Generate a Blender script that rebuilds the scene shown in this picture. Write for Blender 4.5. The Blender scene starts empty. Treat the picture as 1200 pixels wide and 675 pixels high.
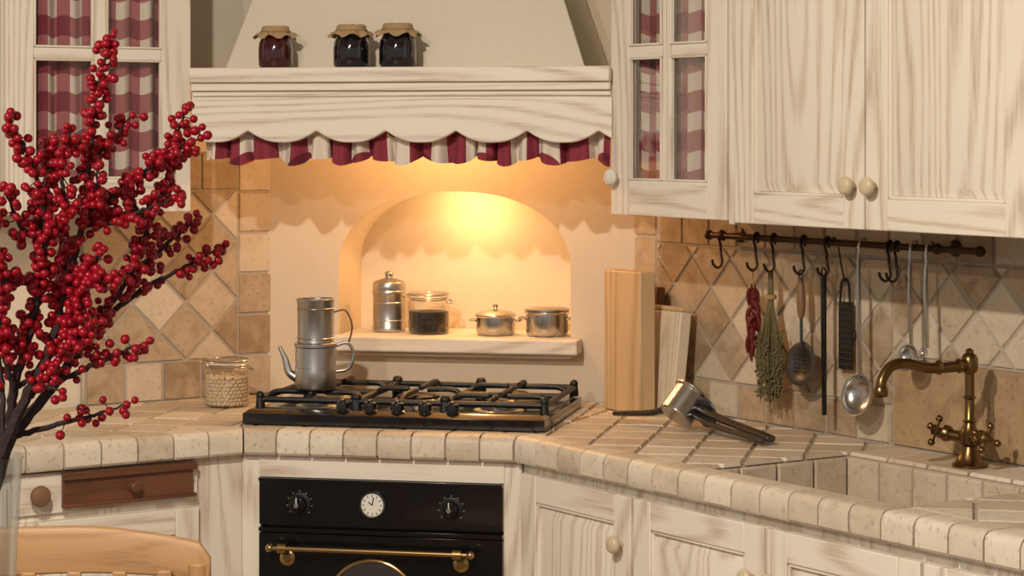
import bpy,bmesh,math,random
from mathutils import Vector,Matrix
random.seed(7)
sc=bpy.context.scene
H=1.59; F=2716.0
rad=math.radians
def frame(o,deg):
    return Matrix.Translation(Vector((o[0],o[1],0)))@Matrix.Rotation(rad(deg),4,'Z')
A=(-0.612,5.28); B=(0.006,5.155)
FR=frame(B,-56.5); FL=frame(A,33.5); FD=frame(A,-11.5); FW=Matrix.Identity(4)
# ---------------------------------------------------------------- materials
def nt(name):
    m=bpy.data.materials.new(name); m.use_nodes=True
    n=m.node_tree; b=n.nodes['Principled BSDF']
    return m,n,b
def simple(name,c,rough=.5,metal=0,bump=0,bscale=60,spec=.5,coat=0,var=.18):
    m,n,b=nt(name)
    b.inputs['Base Color'].default_value=(*c,1); b.inputs['Roughness'].default_value=rough
    b.inputs['Metallic'].default_value=metal; b.inputs['Specular IOR Level'].default_value=spec
    b.inputs['Coat Weight'].default_value=coat
    tc=n.nodes.new('ShaderNodeTexCoord'); no=n.nodes.new('ShaderNodeTexNoise')
    no.inputs['Scale'].default_value=bscale; no.inputs['Detail'].default_value=4
    n.links.new(tc.outputs['Object'],no.inputs['Vector'])
    mx=n.nodes.new('ShaderNodeMixRGB'); mx.blend_type='MULTIPLY'; mx.inputs[0].default_value=var
    mx.inputs[1].default_value=(*c,1); n.links.new(no.outputs['Fac'],mx.inputs[2]); n.links.new(mx.outputs[0],b.inputs['Base Color'])
    if bump:
        bp=n.nodes.new('ShaderNodeBump'); bp.inputs['Strength'].default_value=bump; bp.inputs['Distance'].default_value=.004
        n.links.new(no.outputs['Fac'],bp.inputs['Height']); n.links.new(bp.outputs[0],b.inputs['Normal'])
    return m
def ramp(n,stops):
    r=n.nodes.new('ShaderNodeValToRGB'); e=r.color_ramp.elements
    e[0].position=stops[0][0]; e[0].color=(*stops[0][1],1); e[1].position=stops[-1][0]; e[1].color=(*stops[-1][1],1)
    for p,c in stops[1:-1]:
        x=e.new(p); x.color=(*c,1)
    return r
def wood(name,light,dark,axis='z',rough=.55,rings=95,scale=5.5,amount=.55,bump=.25):
    """pine grain: contour lines of a stretched noise + fine fibres"""
    m,n,b=nt(name); b.inputs['Roughness'].default_value=rough
    tc=n.nodes.new('ShaderNodeTexCoord'); mp=n.nodes.new('ShaderNodeMapping')
    sc_={'z':(1,1,.085),'x':(.085,1,1),'y':(1,.085,1)}[axis]
    mp.inputs['Scale'].default_value=sc_
    n.links.new(tc.outputs['Object'],mp.inputs['Vector'])
    w=n.nodes.new('ShaderNodeTexNoise'); w.inputs['Scale'].default_value=scale; w.inputs['Detail'].default_value=1.5; w.inputs['Roughness'].default_value=.35
    n.links.new(mp.outputs[0],w.inputs['Vector'])
    mu=n.nodes.new('ShaderNodeMath'); mu.operation='MULTIPLY'; mu.inputs[1].default_value=rings; n.links.new(w.outputs['Fac'],mu.inputs[0])
    si=n.nodes.new('ShaderNodeMath'); si.operation='SINE'; n.links.new(mu.outputs[0],si.inputs[0])
    hf=n.nodes.new('ShaderNodeMath'); hf.operation='MULTIPLY_ADD'; hf.inputs[1].default_value=.5; hf.inputs[2].default_value=.5; n.links.new(si.outputs[0],hf.inputs[0])
    mp2=n.nodes.new('ShaderNodeMapping'); mp2.inputs['Scale'].default_value=[190 if s==1 else 8 for s in sc_]
    n.links.new(tc.outputs['Object'],mp2.inputs['Vector'])
    no=n.nodes.new('ShaderNodeTexNoise'); no.inputs['Scale'].default_value=1; no.inputs['Detail'].default_value=5; no.inputs['Roughness'].default_value=.7
    n.links.new(mp2.outputs[0],no.inputs['Vector'])
    mx=n.nodes.new('ShaderNodeMixRGB'); mx.inputs[0].default_value=.64
    n.links.new(hf.outputs[0],mx.inputs[1]); n.links.new(no.outputs['Fac'],mx.inputs[2])
    mid=tuple(light[i]*(1-amount*.35)+dark[i]*amount*.35 for i in range(3))
    dk=tuple(light[i]*(1-amount)+dark[i]*amount for i in range(3))
    r=ramp(n,[(.22,dk),(.37,mid),(.53,light),(1,light)])
    n.links.new(mx.outputs[0],r.inputs[0]); n.links.new(r.outputs[0],b.inputs['Base Color'])
    bp=n.nodes.new('ShaderNodeBump'); bp.inputs['Strength'].default_value=bump; bp.inputs['Distance'].default_value=.0012
    n.links.new(mx.outputs[0],bp.inputs['Height']); n.links.new(bp.outputs[0],b.inputs['Normal'])
    return m
CL=(.79,.735,.65); CDK=(.42,.29,.19)
WV=wood('limed_wood_vertical',CL,CDK,'z',amount=.72,rings=120); WH=wood('limed_wood_horizontal',CL,CDK,'x',amount=.72,rings=120)
BRV=wood('board_wood',(.60,.43,.25),(.28,.15,.06),'z',amount=.6)
BRC=wood('pale_board_wood',(.72,.63,.49),(.35,.22,.12),'z',amount=.5)
CHW=wood('chair_wood',(.38,.215,.095),(.18,.08,.03),'x',rough=.5,amount=.5,rings=70)
CHV=wood('chair_wood_v',(.38,.215,.095),(.18,.08,.03),'z',rough=.5,amount=.5,rings=70)
DRW=wood('dark_drawer_wood',(.15,.055,.025),(.05,.02,.01),'x',rough=.45,amount=.7)
FLM=wood('floor_wood',(.40,.25,.14),(.15,.08,.04),'x',rough=.5,amount=.6)
def tilemat(name,stops,rough=.5):
    m,n,b=nt(name); b.inputs['Roughness'].default_value=rough
    at=n.nodes.new('ShaderNodeAttribute'); at.attribute_name='rnd'
    tc=n.nodes.new('ShaderNodeTexCoord')
    no=n.nodes.new('ShaderNodeTexNoise'); no.inputs['Scale'].default_value=16; no.inputs['Detail'].default_value=7; no.inputs['Distortion'].default_value=.8
    n.links.new(tc.outputs['Object'],no.inputs['Vector'])
    mx=n.nodes.new('ShaderNodeMixRGB'); mx.inputs[0].default_value=.5
    n.links.new(at.outputs['Fac'],mx.inputs[1]); n.links.new(no.outputs['Fac'],mx.inputs[2])
    r=ramp(n,stops); n.links.new(mx.outputs[0],r.inputs[0])
    v=n.nodes.new('ShaderNodeTexNoise'); v.inputs['Scale'].default_value=95; v.inputs['Detail'].default_value=3
    n.links.new(tc.outputs['Object'],v.inputs['Vector'])
    r2=ramp(n,[(.30,(.68,.62,.56)),(.42,(1,1,1))]); n.links.new(v.outputs['Fac'],r2.inputs[0])
    mu=n.nodes.new('ShaderNodeMixRGB'); mu.blend_type='MULTIPLY'; mu.inputs[0].default_value=.8
    n.links.new(r.outputs[0],mu.inputs[1]); n.links.new(r2.outputs[0],mu.inputs[2]); n.links.new(mu.outputs[0],b.inputs['Base Color'])
    bp=n.nodes.new('ShaderNodeBump'); bp.inputs['Strength'].default_value=.35; bp.inputs['Distance'].default_value=.003
    n.links.new(no.outputs['Fac'],bp.inputs['Height']); n.links.new(bp.outputs[0],b.inputs['Normal'])
    return m
TW=tilemat('wall_travertine',[(.2,(.30,.215,.135)),(.36,(.45,.355,.25)),(.6,(.55,.47,.36)),(.85,(.64,.57,.47))])
TC=tilemat('counter_travertine',[(.2,(.50,.42,.32)),(.4,(.61,.53,.43)),(.6,(.68,.615,.51)),(.85,(.76,.70,.61))],.45)
TB=tilemat('brown_marble',[(.25,(.25,.155,.08)),(.45,(.38,.26,.15)),(.7,(.51,.38,.24)),(.9,(.60,.48,.33))],.35)
GROUT=simple('grout',(.46,.40,.33),.9,bump=.3,bscale=300)
PL=simple('plaster',(.71,.61,.48),.85,bump=.04,bscale=40,var=.08)
PLW=simple('plaster_white',(.72,.66,.56),.85,bump=.04,bscale=40,var=.08)
CEI=simple('ceiling_paint',(.7,.67,.61),.9)
BLK=simple('black_enamel',(.005,.005,.006),.16,coat=.4)
IRON=simple('cast_iron',(.008,.008,.009),.42,bump=.2,bscale=400)
BRS=simple('antique_brass',(.23,.145,.065),.30,1,bscale=90)
BRD=simple('dark_bronze',(.06,.035,.022),.4,.9,bscale=90)
BRG=simple('brass',(.46,.33,.15),.28,1)
STL=simple('steel',(.58,.57,.55),.25,1,bscale=30)
STD=simple('dark_steel',(.13,.13,.14),.38,1,bscale=30)
ALU=simple('brushed_aluminium',(.54,.54,.54),.32,1,bscale=30)
KNB=simple('ceramic_knob',(.66,.55,.39),.35)
CERW=simple('white_enamel',(.82,.80,.74),.4)
DOUGH=simple('dried_chickpeas',(.74,.58,.40),.6,bscale=60)
JAMR=simple('jam_dark_red',(.05,.006,.008),.12,coat=.8)
JAMB=simple('jam_black',(.008,.006,.010),.1,coat=.8)
COFF=simple('coffee_beans',(.015,.008,.005),.4,bump=1,bscale=120)
PAPER=simple('kraft_paper',(.46,.31,.17),.8,bump=.4,bscale=120)
TWINE=simple('twine',(.40,.25,.10),.9)
CHILI=simple('dried_chili',(.13,.012,.012),.35)
HERB=simple('dried_herb',(.17,.135,.06),.9,bump=1,bscale=200)
HERB2=simple('dried_herb_green',(.11,.115,.05),.9)
BERRY=simple('red_berry',(.50,.004,.022),.3,coat=.3)
BTIP=simple('berry_tip',(.03,.006,.006),.7)
TWIG=simple('dark_twig',(.050,.027,.028),.7,bump=.6,bscale=150)
SINKM=simple('sink_stone',(.60,.50,.38),.5,bump=.2,bscale=60)
WAT=simple('drain_steel',(.3,.3,.3),.3,1)
HWD=simple('utensil_handle_wood',(.22,.12,.06),.5)
def glassmat(name,tint=(1,1,1),fac=.12):
    m=bpy.data.materials.new(name); m.use_nodes=True; n=m.node_tree; n.nodes.clear()
    o=n.nodes.new('ShaderNodeOutputMaterial'); t=n.nodes.new('ShaderNodeBsdfTransparent'); t.inputs[0].default_value=(*tint,1)
    g=n.nodes.new('ShaderNodeBsdfGlossy'); g.inputs['Roughness'].default_value=.05
    lw=n.nodes.new('ShaderNodeLayerWeight'); lw.inputs[0].default_value=.35
    ma=n.nodes.new('ShaderNodeMath'); ma.operation='MULTIPLY_ADD'; ma.inputs[1].default_value=.6; ma.inputs[2].default_value=fac
    ma.use_clamp=True
    mx=n.nodes.new('ShaderNodeMixShader')
    n.links.new(lw.outputs['Facing'],ma.inputs[0]); n.links.new(ma.outputs[0],mx.inputs[0])
    n.links.new(t.outputs[0],mx.inputs[1]); n.links.new(g.outputs[0],mx.inputs[2]); n.links.new(mx.outputs[0],o.inputs[0])
    return m
GL=glassmat('clear_glass',(.95,.96,.95),.02); GLW=glassmat('window_glass',(.97,.97,.96),.0)
def gingham(name,p,cols,thr=.47):
    m,n,b=nt(name); b.inputs['Roughness'].default_value=.9
    uv=n.nodes.new('ShaderNodeUVMap'); uv.uv_map='UVMap'
    sp=n.nodes.new('ShaderNodeSeparateXYZ'); n.links.new(uv.outputs[0],sp.inputs[0])
    outs=[]
    for k in (0,1):
        d=n.nodes.new('ShaderNodeMath'); d.operation='DIVIDE'; d.inputs[1].default_value=p
        n.links.new(sp.outputs[k],d.inputs[0])
        f=n.nodes.new('ShaderNodeMath'); f.operation='FRACT'; n.links.new(d.outputs[0],f.inputs[0])
        g=n.nodes.new('ShaderNodeMath'); g.operation='GREATER_THAN'; g.inputs[1].default_value=thr; n.links.new(f.outputs[0],g.inputs[0])
        outs.append(g)
    a=n.nodes.new('ShaderNodeMath'); a.operation='ADD'; n.links.new(outs[0].outputs[0],a.inputs[0]); n.links.new(outs[1].outputs[0],a.inputs[1])
    h=n.nodes.new('ShaderNodeMath'); h.operation='MULTIPLY'; h.inputs[1].default_value=.5; n.links.new(a.outputs[0],h.inputs[0])
    r=ramp(n,[(0,cols[0]),(.33,cols[1]),(.75,cols[2])]); r.color_ramp.interpolation='CONSTANT'
    n.links.new(h.outputs[0],r.inputs[0]); n.links.new(r.outputs[0],b.inputs['Base Color'])
    return m
GH=gingham('gingham_cloth',.088,[(.72,.65,.59),(.36,.11,.13),(.19,.014,.04)])
GH2=gingham('gingham_ruffle',.135,[(.72,.65,.57),(.25,.03,.055),(.12,.010,.025)],.45)
# ---------------------------------------------------------------- builder
def catmull(pts,n=6):
    pts=[Vector(p) for p in pts]
    if len(pts)<3: return pts
    P=[2*pts[0]-pts[1]]+pts+[2*pts[-1]-pts[-2]]; out=[]
    for i in range(1,len(P)-2):
        for k in range(n):
            t=k/n; a,b,c,d=P[i-1],P[i],P[i+1],P[i+2]
            out.append(.5*((2*b)+(c-a)*t+(2*a-5*b+4*c-d)*t*t+(3*b-a-3*c+d)*t**3))
    out.append(pts[-1]); return out
class M:
    def __init__(s,name,fr=FW):
        s.name=name; s.fr=fr; s.bm=bmesh.new(); s.mats=[]
        s.col=s.bm.loops.layers.color.new('rnd'); s.uv=s.bm.loops.layers.uv.new('UVMap')
    def mi(s,m):
        if m not in s.mats: s.mats.append(m)
        return s.mats.index(m)
    def add(s,vs,fs,mat,xf=None,rnd=None,uvs=None):
        i=s.mi(mat)
        bv=[s.bm.verts.new((xf@Vector(v)) if xf else Vector(v)) for v in vs]
        for f in fs:
            try: fc=s.bm.faces.new([bv[k] for k in f])
            except ValueError: continue
            fc.material_index=i; fc.smooth=True
            if rnd is not None:
                for l in fc.loops: l[s.col]=(rnd,rnd,rnd,1)
            if uvs:
                for l,k in zip(fc.loops,f): l[s.uv].uv=uvs[k]
    def box(s,x0,x1,y0,y1,z0,z1,mat,xf=None,rnd=None):
        vs=[(x,y,z) for z in (z0,z1) for y in (y0,y1) for x in (x0,x1)]
        s.add(vs,[(0,2,3,1),(4,5,7,6),(0,1,5,4),(2,6,7,3),(0,4,6,2),(1,3,7,5)],mat,xf,rnd)
    def prism(s,poly,h0,h1,mat,mapf=lambda u,v,h:(u,v,h),xf=None,rnd=None,top=None):
        n=len(poly); tp=top or poly
        vs=[mapf(u,v,h0) for u,v in poly]+[mapf(u,v,h1) for u,v in tp]
        fs=[tuple(range(n))[::-1],tuple(range(n,2*n))]+[(i,(i+1)%n,n+(i+1)%n,n+i) for i in range(n)]
        s.add(vs,fs,mat,xf,rnd)
    def lathe(s,prof,mat,c=(0,0,0),xf=None,seg=28,cap=True):
        X=Matrix.Translation(Vector(c))@(xf or FW)
        vs=[];fs=[];n=len(prof)
        for r,z in prof:
            r=max(r,1e-5)
            for k in range(seg):
                a=2*math.pi*k/seg; vs.append((r*math.cos(a),r*math.sin(a),z))
        for i in range(n-1):
            for k in range(seg):
                k2=(k+1)%seg; fs.append((i*seg+k,i*seg+k2,(i+1)*seg+k2,(i+1)*seg+k))
        if cap and prof[0][0]>1e-4: fs.append(tuple(range(seg))[::-1])
        if cap and prof[-1][0]>1e-4: fs.append(tuple((n-1)*seg+k for k in range(seg)))
        s.add(vs,fs,mat,X)
    def tube(s,pts,r,mat,seg=10,smooth=0,closed=False,xf=None,flat=1.0):
        pts=catmull(pts,smooth) if smooth else [Vector(p) for p in pts]
        n=len(pts); rs=r if callable(r) else (lambda t:r)
        tang=[]
        for i in range(n):
            if closed: d=pts[(i+1)%n]-pts[i-1]
            else: d=pts[min(i+1,n-1)]-pts[max(i-1,0)]
            tang.append(d.normalized())
        up=Vector((0,0,1)) if abs(tang[0].z)<.9 else Vector((1,0,0))
        u=tang[0].cross(up).normalized(); vs=[];fs=[]
        for i in range(n):
            u=(u-tang[i]*u.dot(tang[i])).normalized(); w=tang[i].cross(u)
            R=rs(i/(n-1))
            for k in range(seg):
                a=2*math.pi*k/seg; vs.append(pts[i]+u*R*math.cos(a)+w*R*flat*math.sin(a))
        for i in range(n if closed else n-1):
            j=(i+1)%n
            for k in range(seg):
                k2=(k+1)%seg; fs.append((i*seg+k,i*seg+k2,j*seg+k2,j*seg+k))
        if not closed:
            fs.append(tuple(range(seg))[::-1]); fs.append(tuple((n-1)*seg+k for k in range(seg)))
        s.add(vs,fs,mat,xf)
    def ball(s,c,r,mat,seg=16,sz=1,m=8):
        s.lathe([(r*math.sin(math.pi*i/m),-r*sz*math.cos(math.pi*i/m)) for i in range(m+1)],mat,c,seg=seg)
    def sheet(s,fn,nu,nv,mat):
        vs=[];uv=[];fs=[]
        for j in range(nv+1):
            for i in range(nu+1):
                p,q=fn(i/nu,j/nv); vs.append(p); uv.append(q)
        for j in range(nv):
            for i in range(nu):
                a=j*(nu+1)+i; fs.append((a,a+1,a+nu+2,a+nu+1))
        s.add(vs,fs,mat,uvs=uv)
    def done(s,bevel=0,parent=None,seg=2,recalc=True,flat=False):
        if recalc: bmesh.ops.recalc_face_normals(s.bm,faces=s.bm.faces)
        if flat:
            for f in s.bm.faces: f.smooth=False
        me=bpy.data.meshes.new(s.name); s.bm.to_mesh(me); s.bm.free()
        for m in s.mats: me.materials.append(m)
        if not flat: me.set_sharp_from_angle(angle=rad(38))
        o=bpy.data.objects.new(s.name,me); sc.collection.objects.link(o)
        if parent: o.parent=parent
        else: o.matrix_world=s.fr
        if bevel:
            b=o.modifiers.new('bevel','BEVEL'); b.width=bevel; b.segments=seg; b.limit_method='ANGLE'; b.angle_limit=rad(40)
            b.harden_normals=False
        return o
def area(p): return .5*sum(p[i][0]*p[(i+1)%len(p)][1]-p[(i+1)%len(p)][0]*p[i][1] for i in range(len(p)))
def clip(poly,reg,off=0):
    for i in range(len(reg)):
        ax,ay=reg[i]; bx,by=reg[(i+1)%len(reg)]
        L=math.hypot(bx-ax,by-ay); nx,ny=-(by-ay)/L,(bx-ax)/L
        out=[]
        if not poly: return []
        d=[(p[0]-ax)*nx+(p[1]-ay)*ny-off for p in poly]
        for k in range(len(poly)):
            p,q=poly[k],poly[(k+1)%len(poly)]; a,b=d[k],d[(k+1)%len(poly)]
            if a>=0: out.append(p)
            if (a>=0)!=(b>=0):
                t=a/(a-b); out.append((p[0]+(q[0]-p[0])*t,p[1]+(q[1]-p[1])*t))
        poly=out
    return poly
def tiles(m,reg,sx,sy,ang,org,gap,mapf,h,mat,rng=(0,1),base=0):
    if area(reg)<0: reg=reg[::-1]
    ca,sa=math.cos(rad(ang)),math.sin(rad(ang))
    loc=[((x-org[0])*ca+(y-org[1])*sa,-(x-org[0])*sa+(y-org[1])*ca) for x,y in reg]
    i0=math.floor(min(p[0] for p in loc)/sx)-1; i1=math.ceil(max(p[0] for p in loc)/sx)+1
    j0=math.floor(min(p[1] for p in loc)/sy)-1; j1=math.ceil(max(p[1] for p in loc)/sy)+1
    for i in range(i0,i1):
        for j in range(j0,j1):
            g=gap/2
            q=[(i*sx+g,j*sy+g),((i+1)*sx-g,j*sy+g),((i+1)*sx-g,(j+1)*sy-g),(i*sx+g,(j+1)*sy-g)]
            q=[(org[0]+x*ca-y*sa,org[1]+x*sa+y*ca) for x,y in q]
            q=clip(q,reg,g*.8)
            if len(q)<3 or abs(area(q))<4e-5: continue
            cx=sum(p[0] for p in q)/len(q); cy=sum(p[1] for p in q)/len(q)
            k=1-.003/(math.sqrt(abs(area(q)))/2+.003)
            top=[(cx+(x-cx)*k,cy+(y-cy)*k) for x,y in q]
            hh=h+random.uniform(-.0006,.0006)
            m.prism(q,base,base+hh,mat,mapf,rnd=random.uniform(*rng),top=top)
RX=Matrix.Rotation(rad(90),4,'X')   # z -> -y
def knob(m,x,y,z,mat=KNB,s=1):
    m.lathe([(.007*s,0),(.007*s,.010*s),(.009*s,.013*s),(.017*s,.018*s),(.019*s,.024*s),(.016*s,.031*s),(.008*s,.034*s),(0,.0345*s)],mat,(x,y,z),RX,20)
def door(m,x0,x1,z0,z1,y,fw=.062,th=.022):
    m.box(x0,x0+fw,y,y+th,z0,z1,WV); m.box(x1-fw,x1,y,y+th,z0,z1,WV)
    m.box(x0+fw,x1-fw,y,y+th,z0,z0+fw,WH); m.box(x0+fw,x1-fw,y,y+th,z1-fw,z1,WH)
    a,b,c,d=x0+fw,x1-fw,z0+fw,z1-fw
    mf=lambda u,v,h:(u,y+.012-h,v)
    m.box(a,b,y+.012,y+.018,c,d,WV)
    k=.028
    m.prism([(a+.006,c+.006),(b-.006,c+.006),(b-.006,d-.006),(a+.006,d-.006)],0,.009,WV,mf,top=[(a+k,c+k),(b-k,c+k),(b-k,d-k),(a+k,d-k)])
    for (p,q,r_,t_) in ((a,a+.007,c,d),(b-.007,b,c,d)): m.box(p,q,y+.003,y+.013,r_,t_,WV)
    for (p,q,r_,t_) in ((a,b,c,c+.007),(a,b,d-.007,d)): m.box(p,q,y+.003,y+.013,r_,t_,WH)
def glass_cab(name,fr,x0,x1,px,z0,z1,y):
    m=M(name,fr)
    yb=.612
    m.box(x0,x0+.018,y+.024,yb,z0,z1,WV); m.box(x1-.018,x1,y+.024,yb,z0,z1,WV)
    m.box(x0,x1,y+.024,yb,z0,z0+.018,WH); m.box(x0,x1,y+.024,yb,z1-.018,z1,WH); m.box(x0,x1,yb-.01,yb,z0,z1,WH)
    a,b,c,d=px; th=.022; zb=z0+.08; zt=z1-.075
    m.box(x0,a,y,y+th,z0,z1,WV); m.box(d,x1,y,y+th,z0,z1,WV)
    m.box(a,d,y,y+th,z0,zb,WH); m.box(a,d,y,y+th,zt,z1,WH)
    m.box(b,c,y+.002,y+th-.002,zb,zt,WV)
    for z in (zb+.29,zb+.58):
        m.box(a,b,y+.003,y+th-.003,z-.013,z+.013,WH); m.box(c,d,y+.003,y+th-.003,z-.013,z+.013,WH)
    for (u,w) in ((a,b),(c,d)):
        for z,zz in ((zb,zb+.277),(zb+.303,zb+.567),(zb+.593,zt)):
            m.box(u,u+.005,y-.002,y+.01,z,zz,WV); m.box(w-.005,w,y-.002,y+.01,z,zz,WV)
            m.box(u,w,y-.002,y+.01,z,z+.005,WH); m.box(u,w,y-.002,y+.01,zz-.005,zz,WH)
    m.box(x0,x1,y-.02,yb,z1,z1+.05,WH)
    o=m.done(.002)
    g=M('glass_pane',fr); g.box(a-.003,d+.003,y+.012,y+.014,zb,zt,GLW); g.done(parent=o)
    cu=M('curtain',fr)
    ph=random.random()*6
    def fn(u,v):
        x=x0+.03+(x1-x0-.06)*u; z=zb-.03+(zt-zb+.05)*v
        amp=.014*(1-.4*v); w=math.sin(u*2*math.pi*6.3+ph+.4*math.sin(v*3))+.4*math.sin(u*2*math.pi*3.1+1+v)
        return (x,y+.048+amp*w,z),((x-x0)*1.5+.006*math.sin(u*40),z+.004*math.sin(u*46+ph))
    cu.sheet(fn,160,20,GH); cu.done(parent=o,recalc=False)
    return o
# ---------------------------------------------------------------- room shell
m=M('floor'); m.box(-4,3.2,-1.2,7.5,-.05,0,FLM); m.done()
m=M('ceiling'); m.box(-4,3.2,-1.2,7.5,2.7,2.75,CEI); m.done()
m=M('wall_right',FR)
m.box(-.47,4.2,.63,.75,0,2.7,PLW)
mapR=lambda u,v,h:(u,.628-h,v)
m.box(-.3926,2.3,.6245,.63,.88,1.50,GROUT)
U0=-.40
tiles(m,[(U0,.9),(U0+.10,.9),(U0+.10,1.5),(U0,1.5)],.10,.105,0,(U0,.9),.005,mapR,.008,TW)
tiles(m,[(U0+.1,.9),(.55,.9),(.55,.985),(U0+.1,.985)],.105,.085,0,(U0+.1,.9),.005,mapR,.008,TW)
tiles(m,[(U0+.1,1.305),(2.3,1.305),(2.3,1.40),(U0+.1,1.40)],.105,.095,0,(U0+.1,1.305),.005,mapR,.008,TW)
tiles(m,[(U0+.1,1.40),(2.3,1.40),(2.3,1.50),(U0+.1,1.50)],.105,.1,0,(U0+.1,1.40),.005,mapR,.008,TW)
tiles(m,[(U0+.1,.985),(.55,.985),(.55,1.305),(U0+.1,1.305)],.104,.104,45,(U0+.1,.985),.005,mapR,.008,TW)
tiles(m,[(.55,1.095),(2.3,1.095),(2.3,1.305),(.55,1.305)],.104,.104,45,(U0+.1,.985),.005,mapR,.008,TW)
tiles(m,[(.55,.9),(2.3,.9),(2.3,1.095),(.55,1.095)],.42,.195,0,(.55,.9),.005,mapR,.010,TB,(.3,.8))
m.done()
m=M('wall_left',FL)
m.box(-2.6,.47,.63,.75,0,2.7,PLW)
m.box(-.13,.3926,.6245,.63,.88,1.53,GROUT)
V=.40
tiles(m,[(V-.10,.9),(V,.9),(V,1.53),(V-.10,1.53)],.10,.105,0,(V-.1,.9),.005,mapR,.008,TW)
tiles(m,[(-.13,.9),(V-.1,.9),(V-.1,1.0),(-.13,1.0)],.105,.10,0,(V-.1,.9),.005,mapR,.008,TW)
tiles(m,[(-.13,1.43),(V-.1,1.43),(V-.1,1.53),(-.13,1.53)],.105,.10,0,(V-.1,1.43),.005,mapR,.008,TW)
tiles(m,[(-.13,1.0),(V-.1,1.0),(V-.1,1.43),(-.13,1.43)],.104,.104,45,(V-.1,1.0),.005,mapR,.008,TW)
m.done()
# diagonal wall with arched niche, built from solid blocks
m=M('wall_diagonal',FD)
NX0,NX1,NZ0,NS,NT,ND=.023,.630,1.040,1.235,1.428,.22
YW=.716; xl,xr=-.175,.809
YB=YW+ND
def arch(x):
    c=(NX0+NX1)/2; w=(NX1-NX0)/2; t=min(1,abs(x-c)/w)
    return NS+(NT-NS)*max(0.0,1-t**2.3)**(1/2.1)
m.prism([(xl,YW),(NX0,YW),(NX0,YB+.02),(xl+.2,YB+.02)],0,2.7,PL)
m.prism([(NX1,YW),(xr,YW),(xr-.2,YB+.02),(NX1,YB+.02)],0,2.7,PL)
m.box(NX0,NX1,YW,YB+.02,0,NZ0,PL)
m.box(NX0,NX1,YB,YB+.02,NZ0,2.7,PL)
N=48; xs=[NX0+(NX1-NX0)*(.5-.5*math.cos(math.pi*i/N)) for i in range(N+1)]
vs=[];fs=[]
for x in xs: vs+=[(x,YW,arch(x)),(x,YW,2.7),(x,YB,arch(x)),(x,YB,2.7)]
for i in range(N):
    a=4*i; b=a+4
    fs+=[(a,b,b+1,a+1),(a,a+2,b+2,b)]
m.add(vs,fs,PL)
m.done(recalc=False,flat=True)
m=M('niche_shelf',FD)
m.box(NX0+.003,NX1-.003,YW-.002,YB-.003,NZ0+.001,NZ0+.02,WH)
m.box(NX0,NX1+.03,YW-.075,YW-.001,NZ0-.018,NZ0+.02,WH)
m.box(NX0+.02,NX1+.01,YW-.045,YW-.001,NZ0-.03,NZ0-.018,WH)
m.done(.005,seg=3)
ZS=NZ0+.0205
# ---------------------------------------------------------------- hood
m=M('range_hood',FD)
m.prism([(-.188,.160),(.818,.160),(.818,.195),(1.045,.43),(.785,.706),(-.15,.706),(-.42,.43),(-.188,.195)],1.697,1.732,WH)
m.box(-.187,.817,.172,.2,1.677,1.697,WH)
m.box(-.187,.817,.183,.2,1.664,1.677,WH)
p=.168; pts=[]
K=200
for i in range(K+1):
    x=-.189+1.008*i/K
    z=1.556+.028*(1-abs(math.sin(math.pi*(x+.18+.04)/p)))**1.3
    pts.append((x,z))
for i in range(K):
    (a,za),(b,zb)=pts[i],pts[i+1]
    m.add([(a,.19,za),(b,.19,zb),(b,.19,1.668),(a,.19,1.668),(a,.214,za),(b,.214,zb),(b,.214,1.668),(a,.214,1.668)],[(0,1,2,3),(7,6,5,4),(0,4,5,1)],WH)
bmesh.ops.remove_doubles(m.bm,verts=m.bm.verts,dist=1e-5)
def fr4(x0,x1,y,z): return [(x0,y,z),(x1,y,z),(x1,.706,z),(x0,.706,z)]
a=fr4(-.155,.733,.33,1.733); b=fr4(.17,.40,.52,2.69)
m.add(a+b,[(0,1,5,4),(1,2,6,5),(2,3,7,6),(3,0,4,7),(4,5,6,7),(3,2,1,0)],PLW)
m.lathe([(.05,1.675),(.05,1.697)],STL,(.32,.45,0))
hood=m.done(.003)
m=M('ruffle_curtain',FD)
def fn(u,v):
    x=-.178+.988*u
    ph=u*2*math.pi*17+1.5*math.sin(u*17)
    w=math.sin(ph)+.35*math.sin(2.3*ph+1)
    zb=1.512+.008*math.sin(u*2*math.pi*7.7)+.004*math.sin(ph)
    z=zb+(1.625-zb)*v
    return (x+.007*math.cos(ph)*(1-v),.240+.018*w*(1.1-v),z),(x*1.45+.014*math.sin(ph)+.012*math.sin(u*31),.030+.020*math.sin(u*43)+(z-1.55)*.6)
m.sheet(fn,420,10,GH2); m.done(parent=hood,recalc=False)
m=M('curtain_rod',FD); m.tube([(-.18,.238,1.628),(.81,.238,1.628)],.006,BRD); m.done(parent=hood)
# ---------------------------------------------------------------- upper cabinets
glass_cab('glass_cabinet',FR,-.008,.412,(.061,.183,.214,.3445),1.392,2.25,.27)
glass_cab('glass_cabinet.001',FL,-.462,-.002,(-.395,-.2486,-.217,-.0765),1.392,2.25,.27)
c=bpy.data.objects['glass_cabinet']
m=M('knob',FR); knob(m,.022,.27,1.478,CERW,1.0); m.done(parent=c)
m=M('wall_cabinet',FR)
m.box(.418,1.80,.296,.612,1.386,2.25,WV)
m.box(.418,1.80,.25,.612,2.25,2.30,WH)
m.box(.418,.435,.272,.296,1.384,2.25,WV)
door(m,.437,.843,1.388,2.245,.272); door(m,.849,1.29,1.388,2.245,.272); door(m,1.296,1.79,1.388,2.245,.272)
knob(m,.815,.272,1.475); knob(m,.877,.272,1.475)
m.done(.002)
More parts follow.
